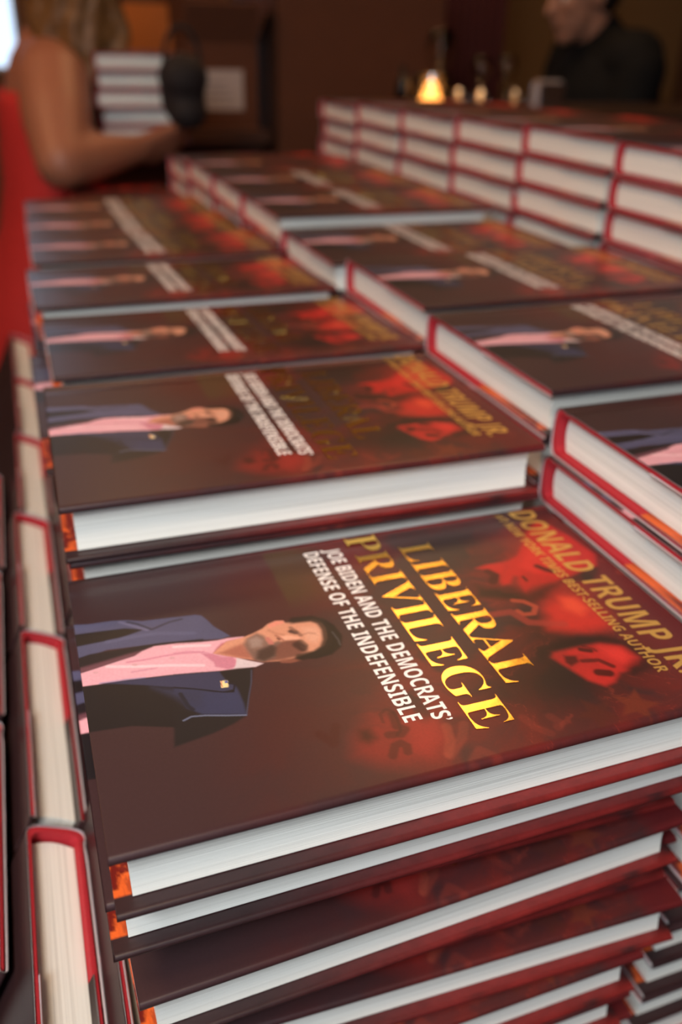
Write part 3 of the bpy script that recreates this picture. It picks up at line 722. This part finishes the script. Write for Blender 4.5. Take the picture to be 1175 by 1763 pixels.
candle(.930, 1.80, .042, .070, M['wax'], M['flame'], 'large lit votive candle glowing orange behind the stacked books', None)
for x, y, l in ((1.010, 1.82, 'small tea light just right of the bright candle'), (1.046, 1.78, 'small tea light second to the right of the bright candle'), (1.146, 1.80, 'small tea light nearest the person in black')):
    candle(x, y, .017, .040, M['wax_dim'], M['flame_dim'], l, 'tea lights on the bar counter')
def bottle(x, y, r, h, mat, label):
    bm = bmesh.new(); lathe(bm, [(.0001, 0), (r, 0), (r, h*.6), (r*.45, h*.75), (r*.42, h), (.0001, h)], n=24)
    o = bm_obj('bottle', bm, mat, None, True); o.location = (x, y, CZ); tag(o, label, 'bottle')
bottle(.858, 1.80, .014, .085, M['black'], 'slim black bottle left of the bright candle')
def wine_glass(x, y, s, label):
    t = thing('wine_glass', label, 'glass', (x, y, CZ), group='glasses on the bar counter')
    bm = bmesh.new(); lathe(bm, [(.0001, 0), (.030*s, 0), (.030*s, .002), (.004*s, .006), (.003*s, .07*s), (.0001, .071*s)]); bm_obj('stem', bm, M['clear'], t, True)
    bm = bmesh.new(); lathe(bm, [(.0001, .069*s), (.020*s, .080*s), (.033*s, .105*s), (.028*s, .150*s), (.0265*s, .150*s), (.031*s, .105*s), (.018*s, .083*s), (.0001, .073*s)]); bm_obj('bowl', bm, M['clear'], t, True)
wine_glass(1.005, 1.92, 1.05, 'stemmed glass behind the tea light next to the bright candle')
wine_glass(1.095, 1.88, .70, 'short stemmed glass between the two groups of tea lights')
wine_glass(1.175, 1.90, .72, 'short stemmed glass behind the tea light nearest the person')
nb = thing('napkin_holder', 'small grey napkin holder beside the person in black', 'holder', (1.235, 1.80, CZ))
box('holder_plate', (-.036, .036, -.020, .020, 0, .004), M['silver'], nb, .001)
box('holder_side', (-.034, .034, -.018, -.015, .004, .055), M['silver'], nb, .001)
box('holder_side', (-.034, .034, .015, .018, .004, .055), M['silver'], nb, .001)
box('napkins', (-.030, .030, -.014, .014, .004, .060), M['paper'], nb, .002)

# ------------------------------------------------------------------ people
def capsule(bm, p, q, r0, r1, n=14):
    p = Vector(p); q = Vector(q); ax = (q-p); L = max(ax.length, 1e-6)
    rot = ax.to_track_quat('Z', 'Y').to_matrix().to_4x4()
    prof = []
    for i in range(5): a = -PI/2 + PI/2*i/4; prof.append((r0*math.cos(a), r0*math.sin(a)))
    for i in range(5): a = PI/2*i/4; prof.append((r1*math.cos(a), L + r1*math.sin(a)))
    rings = lathe(bm, [(max(r, 1e-5), z) for r, z in prof], n=n)
    m = Matrix.Translation(p) @ rot
    for ring in rings:
        for v in ring: v.co = m @ v.co
def ellip(bm, c, r, rot=None, n=20):
    m = Matrix.Translation(c) @ (rot.to_4x4() if rot else Matrix.Identity(4)) @ Matrix.Diagonal((r[0], r[1], r[2], 1))
    bmesh.ops.create_uvsphere(bm, u_segments=n, v_segments=n//2+2, radius=1, matrix=m)
def fused(name, bm, mat, voxel, parent, smooth=6):
    """melt overlapping volumes into one continuous skin"""
    me = bpy.data.meshes.new(name); bm.to_mesh(me); bm.free()
    o = link(name, me, parent)
    r = o.modifiers.new('r', 'REMESH'); r.mode = 'VOXEL'; r.voxel_size = voxel; r.use_smooth_shade = True
    s = o.modifiers.new('s', 'SMOOTH'); s.factor = .5; s.iterations = smooth
    dg = bpy.context.evaluated_depsgraph_get(); me2 = bpy.data.meshes.new_from_object(o.evaluated_get(dg))
    o.modifiers.clear(); o.data = me2; bpy.data.meshes.remove(me)
    for p in me2.polygons: p.use_smooth = True
    me2.materials.clear(); me2.materials.append(mat)
    return o
def head(bm, c, yaw, pitch, s=1.0):
    """skull, jaw, brow, nose, lips, ears; faces local +x"""
    R = (Matrix.Rotation(yaw, 3, 'Z') @ Matrix.Rotation(pitch, 3, 'Y'))
    def P(x, y, z): return Vector(c) + R @ Vector((x*s, y*s, z*s))
    ellip(bm, P(-.012, 0, .03), (.095*s, .072*s, .088*s), R); ellip(bm, P(.028, 0, -.035), (.056*s, .055*s, .070*s), R)
    ellip(bm, P(.055, 0, -.088), (.026*s, .028*s, .020*s), R); ellip(bm, P(.072, 0, .030), (.014*s, .050*s, .014*s), R)
    capsule(bm, P(.078, 0, .018), P(.102, 0, -.020), .009*s, .013*s); capsule(bm, P(.080, -.020, -.052), P(.080, .020, -.052), .009*s, .009*s)
    for sd in (-1, 1):
        ellip(bm, P(.060, sd*.036, -.012), (.020*s, .018*s, .022*s), R)
        ellip(bm, P(-.008, sd*.075, -.008), (.018*s, .008*s, .030*s), R)
    return P
def hand(bm, wrist, palm, normal, curl, r=.0085):
    """palm, four unequal fingers bent at two knuckles and a thumb from its side"""
    w_ = Vector(wrist); d = (Vector(palm)-w_).normalized(); nrm = Vector(normal).normalized(); sd = d.cross(nrm).normalized()
    for k in (-1.2, -.4, .4, 1.2): capsule(bm, w_+sd*k*.010, w_+d*.075+sd*k*.018, .014, .011)
    for i, (k, ln) in enumerate(((-1.4, .070), (-.47, .080), (.47, .076), (1.4, .058))):
        b0 = w_+d*.078+sd*k*.018; d1 = (d*math.cos(curl*.5)+nrm*math.sin(curl*.5)); d2 = (d*math.cos(curl*1.2)+nrm*math.sin(curl*1.2)); d3 = (d*math.cos(curl*1.8)+nrm*math.sin(curl*1.8))
        b1 = b0+d1*ln*.45; b2 = b1+d2*ln*.32; b3 = b2+d3*ln*.25
        capsule(bm, b0, b1, r+.001, r); capsule(bm, b1, b2, r, r-.001); capsule(bm, b2, b3, r-.001, r-.002)
    t0 = w_+d*.025-sd*.026; t1 = t0-sd*.022+d*.028+nrm*.012; t2 = t1+d*.026+nrm*.014
    capsule(bm, t0, t1, .013, .010); capsule(bm, t1, t2, .010, .008)
def loft(bm, rings, n=36, wave=0.0):
    prev = None; first = None
    for (cx, cy, z, rx, ry) in rings:
        ring = []
        for i in range(n):
            a = 2*PI*i/n; k = 1+wave*math.sin(a*7+z*5)*max(0, min(1, (Z0-z)*2))
            ring.append(bm.verts.new((cx+rx*k*math.cos(a), cy+ry*k*math.sin(a), z)))
        if prev:
            for i in range(n): bm.faces.new([prev[i], prev[(i+1) % n], ring[(i+1) % n], ring[i]])
        else: first = ring
        prev = ring
    return first, prev
def eyes(P, parent, s, mat_w, mat_d):
    for sd in (-1, 1):
        bm = bmesh.new(); ellip(bm, P(.066, sd*.030, .004), (.0125*s,)*3); e = bm_obj('eye', bm, mat_w, parent, True)
        bm = bmesh.new(); ellip(bm, P(.0755, sd*.030, .004), (.0048*s,)*3); bm_obj('iris', bm, mat_d, e, True)
def skin_mat(name, c):
    m = simple(name, c, .5, nscale=40, namp=.06)
    b = m.node_tree.nodes['Principled BSDF']; b.inputs['Subsurface Weight'].default_value = .1; b.inputs['Subsurface Radius'].default_value = (.02, .008, .004)
    return m
M['skin'] = skin_mat('warm_skin', (.34, .125, .068)); M['skin2'] = skin_mat('tan_skin', (.42, .20, .13))  # one even skin tone for each person
M['dress'] = simple('red_dress_cloth', (.50, .018, .016), .8, nscale=60, namp=.12)
M['hair'] = simple('brown_hair', (.16, .070, .020), .55, nscale=120, namp=.4)
M['hair_black'] = simple('black_hair', (.010, .007, .006), .5, nscale=120, namp=.4)
M['jacket_black'] = simple('black_jacket_cloth', (.005, .005, .006), .85, nscale=80, namp=.2, spec=.25)
M['trousers'] = simple('dark_trousers', (.015, .015, .02), .8)
M['eye_white'] = simple('eye_white', (.7, .66, .6), .3); M['iris'] = simple('dark_iris', (.03, .015, .01), .2)
M['shoe'] = simple('black_shoe', (.012, .01, .01), .4)
M['bag'] = simple('black_leather', (.008, .003, .003), .8, nscale=60, namp=.3, bump=.2)

# woman carrying books past the end of the left row
def V3(x, y, z): return (x, y, Z0+z)
wo = thing('person', 'person in a sleeveless red dress with long brown hair, carrying a pile of books', 'person', (.07, 1.62, 0))
off = Vector((-.07, -1.62, 0))
bm = bmesh.new()
SH, EL, WR = V3(.092, 1.505, .142), V3(.082, 1.355, .034), V3(.215, 1.448, .042)
capsule(bm, SH, [(a+b)/2 for a, b in zip(SH, EL)], .062, .057); capsule(bm, [(a+b)/2 for a, b in zip(SH, EL)], EL, .057, .043)
capsule(bm, EL, [(a*2+b)/3 for a, b in zip(EL, WR)], .043, .039); capsule(bm, [(a*2+b)/3 for a, b in zip(EL, WR)], WR, .039, .024)
hand(bm, WR, V3(.275, 1.475, .055), (-.15, .75, .5), .75)
SH2, EL2, WR2 = V3(.088, 1.755, .150), V3(.085, 1.86, -.03), V3(.195, 1.76, .030)
capsule(bm, SH2, EL2, .052, .038); capsule(bm, EL2, WR2, .038, .023); hand(bm, WR2, V3(.255, 1.70, .040), (0, -.6, .6), .6)
capsule(bm, V3(.088, 1.52, .160), V3(.088, 1.74, .160), .050, .050)
ellip(bm, V3(.082, 1.63, .08), (.074, .118, .14)); ellip(bm, V3(.078, 1.63, -.09), (.078, .11, .14)); ellip(bm, V3(.055, 1.63, -.27), (.125, .16, .15))
capsule(bm, V3(.090, 1.63, .18), V3(.142, 1.63, .27), .050, .046)
Pw = head(bm, V3(.172, 1.63, .345), R_(0), R_(8), .92)
for sd in (-1, 1):
    capsule(bm, V3(.055, 1.63+sd*.08, -.32), (.06, 1.63+sd*.08, .46), .085, .055); capsule(bm, (.06, 1.63+sd*.08, .46), (.05, 1.63+sd*.08, .08), .055, .036)
    capsule(bm, (.05, 1.63+sd*.08, .045), (.19, 1.63+sd*.09, .028), .032, .024)
bmesh.ops.translate(bm, verts=bm.verts[:], vec=off)
wb = fused('body', bm, M['skin'], .0065, wo)
Pw2 = lambda x, y, z: Pw(x, y, z)+off
eyes(Pw2, wo, .92, M['eye_white'], M['iris'])
bm = bmesh.new()
loft(bm, [(.083, 1.63, Z0+.125, .078, .120), (.083, 1.63, Z0+.10, .084, .130), (.082, 1.63, Z0+.06, .086, .134), (.078, 1.63, Z0-.03, .088, .128), (.072, 1.63, Z0-.11, .098, .130),
          (.062, 1.63, Z0-.22, .140, .155), (.050, 1.63, Z0-.34, .165, .168), (.045, 1.63, Z0-.5, .185, .172), (.045, 1.63, Z0-.66, .215, .178)], wave=.05)
bmesh.ops.translate(bm, verts=bm.verts[:], vec=off)
dr = bm_obj('dress', bm, M['dress'], wo, True); md = dr.modifiers.new('cloth', 'SOLIDIFY'); md.thickness = .004; md.offset = 1
bm = bmesh.new(); hr = random.Random(3)
hc = Vector(Pw(-.018, 0, .035))
ellip(bm, hc, (.098, .085, .092))
for i in range(90):
    a = hr.uniform(.35, 2*PI-.35); 
    p = hc + Vector((.080*math.cos(a)*-1*-1, .074*math.sin(a), hr.uniform(-.02, .05)))
    if math.cos(a) > .55: p.x = hc.x+.02
    ln = hr.uniform(.20, .31); ph = hr.uniform(0, 6); rr = hr.uniform(.009, .014); q = p.copy(); steps = 8
    for k in range(steps):
        t_ = (k+1)/steps
        nx = p + Vector(((.030 if math.cos(a) > 0 else .004)*math.cos(a)*t_ + .012*math.sin(ph+k*1.5), .026*math.sin(a)*t_+.010*math.cos(ph+k*1.3), -ln*t_))
        capsule(bm, q, nx, rr*(1-.05*k), rr*(1-.05*(k+1)), 7); q = nx
bmesh.ops.translate(bm, verts=bm.verts[:], vec=off)
fused('hair', bm, M['hair'], .0060, wo, 2)
for sd in (-1, 1):
    bm = bmesh.new(); capsule(bm, (.035, 1.63+sd*.08, .030), (.20, 1.63+sd*.09, .022), .036, .030); bmesh.ops.translate(bm, verts=bm.verts[:], vec=off)
    bmesh.ops.bisect_plane(bm, geom=bm.verts[:]+bm.edges[:]+bm.faces[:], plane_co=(0, 0, .002), plane_no=(0, 0, 1), clear_inner=True)
    bm_obj('shoe', bm, M['shoe'], wo, True)
# the pile she carries
for i in range(5):
    jx = (0, .004, -.003, .002, 0)[i]
    book('under', (.3200+jx, 1.512+jx, Z0+.045+.0289*i), (0, 0, R_(90)+(.03, -.04, .05, -.02, .03)[i]), f'hardcover {NTH[4-i]} of the pile carried by the person in red', 'books carried by the person')
bg_ = thing('handbag', 'soft dark bag beside the books carried by the person in red', 'bag', V3(.303, 1.462, .085))
bm = bmesh.new(); ellip(bm, (0, 0, .068), (.044, .036, .038)); ellip(bm, (0.004, 0, .015), (.036, .032, .030)); ellip(bm, (0, .01, .04), (.040, .034, .052))
fused('bag_body', bm, M['bag'], .006, bg_)
bm = bmesh.new(); q = None
for k in range(13):
    a = PI*k/12; p = (.03*math.cos(a), 0, .095+.05*math.sin(a))
    if q: capsule(bm, q, p, .004, .004, 8)
    q = p
bm_obj('strap', bm, M['bag'], bg_, True)

# person in black at the bar
ma = thing('person', 'person in a black jacket with dark hair, facing left beyond the bar', 'person', (1.60, 2.28, 0))
off = Vector((-1.60, -2.28, 0)); YM = 2.28
bm = bmesh.new()
Pm = head(bm, V3(1.605, YM, .345), PI, R_(12), 1.05)
capsule(bm, V3(1.70, YM, .20), V3(1.645, YM, .29), .058, .055)
ellip(bm, V3(1.72, YM, .06), (.115, .19, .19)); ellip(bm, V3(1.71, YM, -.18), (.11, .16, .18)); ellip(bm, V3(1.71, YM, -.34), (.115, .17, .13))
for sd in (-1, 1):
    capsule(bm, V3(1.71, YM+sd*.18, .16), V3(1.66, YM+sd*.20, -.12), .055, .044); capsule(bm, V3(1.66, YM+sd*.20, -.12), V3(1.47, YM+sd*.13, -.03), .043, .028)
    hand(bm, V3(1.47, YM+sd*.13, -.03), V3(1.38, YM+sd*.11, -.02), (0, 0, -1), .5)
    capsule(bm, V3(1.71, YM+sd*.09, -.38), (1.70, YM+sd*.09, .46), .085, .055); capsule(bm, (1.70, YM+sd*.09, .46), (1.72, YM+sd*.09, .08), .055, .038)
    capsule(bm, (1.72, YM+sd*.09, .045), (1.57, YM+sd*.10, .028), .034, .026)
bmesh.ops.translate(bm, verts=bm.verts[:], vec=off)
fused('body', bm, M['skin2'], .0075, ma)
Pm2 = lambda x, y, z: Pm(x, y, z)+off
eyes(Pm2, ma, 1.05, M['eye_white'], M['iris'])
bm = bmesh.new()
capsule(bm, V3(1.71, YM-.15, .185), V3(1.71, YM+.15, .185), .085, .085); ellip(bm, V3(1.72, YM, .06), (.150, .215, .22)); ellip(bm, V3(1.71, YM, -.18), (.145, .19, .20)); ellip(bm, V3(1.71, YM, -.34), (.145, .19, .12))
capsule(bm, V3(1.70, YM, .20), V3(1.685, YM, .245), .080, .070)
for sd in (-1, 1):
    capsule(bm, V3(1.71, YM+sd*.18, .16), V3(1.66, YM+sd*.20, -.12), .075, .060); capsule(bm, V3(1.66, YM+sd*.20, -.12), V3(1.50, YM+sd*.145, -.045), .058, .042)
bmesh.ops.translate(bm, verts=bm.verts[:], vec=off)
fused('jacket', bm, M['jacket_black'], .009, ma, 4)
bm = bmesh.new()
for sd in (-1, 1):
    capsule(bm, V3(1.71, YM+sd*.09, -.38), (1.70, YM+sd*.09, .46), .100, .072); capsule(bm, (1.70, YM+sd*.09, .46), (1.72, YM+sd*.09, .10), .072, .058)
bmesh.ops.translate(bm, verts=bm.verts[:], vec=off)
fused('trousers', bm, M['trousers'], .009, ma, 4)
bm = bmesh.new(); hc = Pm(-.030, 0, .050); ellip(bm, hc, (.100, .084, .085)); ellip(bm, Pm(-.055, 0, -.005), (.060, .080, .060)); ellip(bm, Pm(.02, 0, .095), (.065, .06, .030))
bmesh.ops.translate(bm, verts=bm.verts[:], vec=off)
fused('hair', bm, M['hair_black'], .007, ma, 3)
for sd in (-1, 1):
    bm = bmesh.new(); capsule(bm, (1.735, YM+sd*.09, .034), (1.56, YM+sd*.10, .024), .042, .034); bmesh.ops.translate(bm, verts=bm.verts[:], vec=off)
    bmesh.ops.bisect_plane(bm, geom=bm.verts[:]+bm.edges[:]+bm.faces[:], plane_co=(0, 0, .002), plane_no=(0, 0, 1), clear_inner=True)
    bm_obj('shoe', bm, M['shoe'], ma, True)
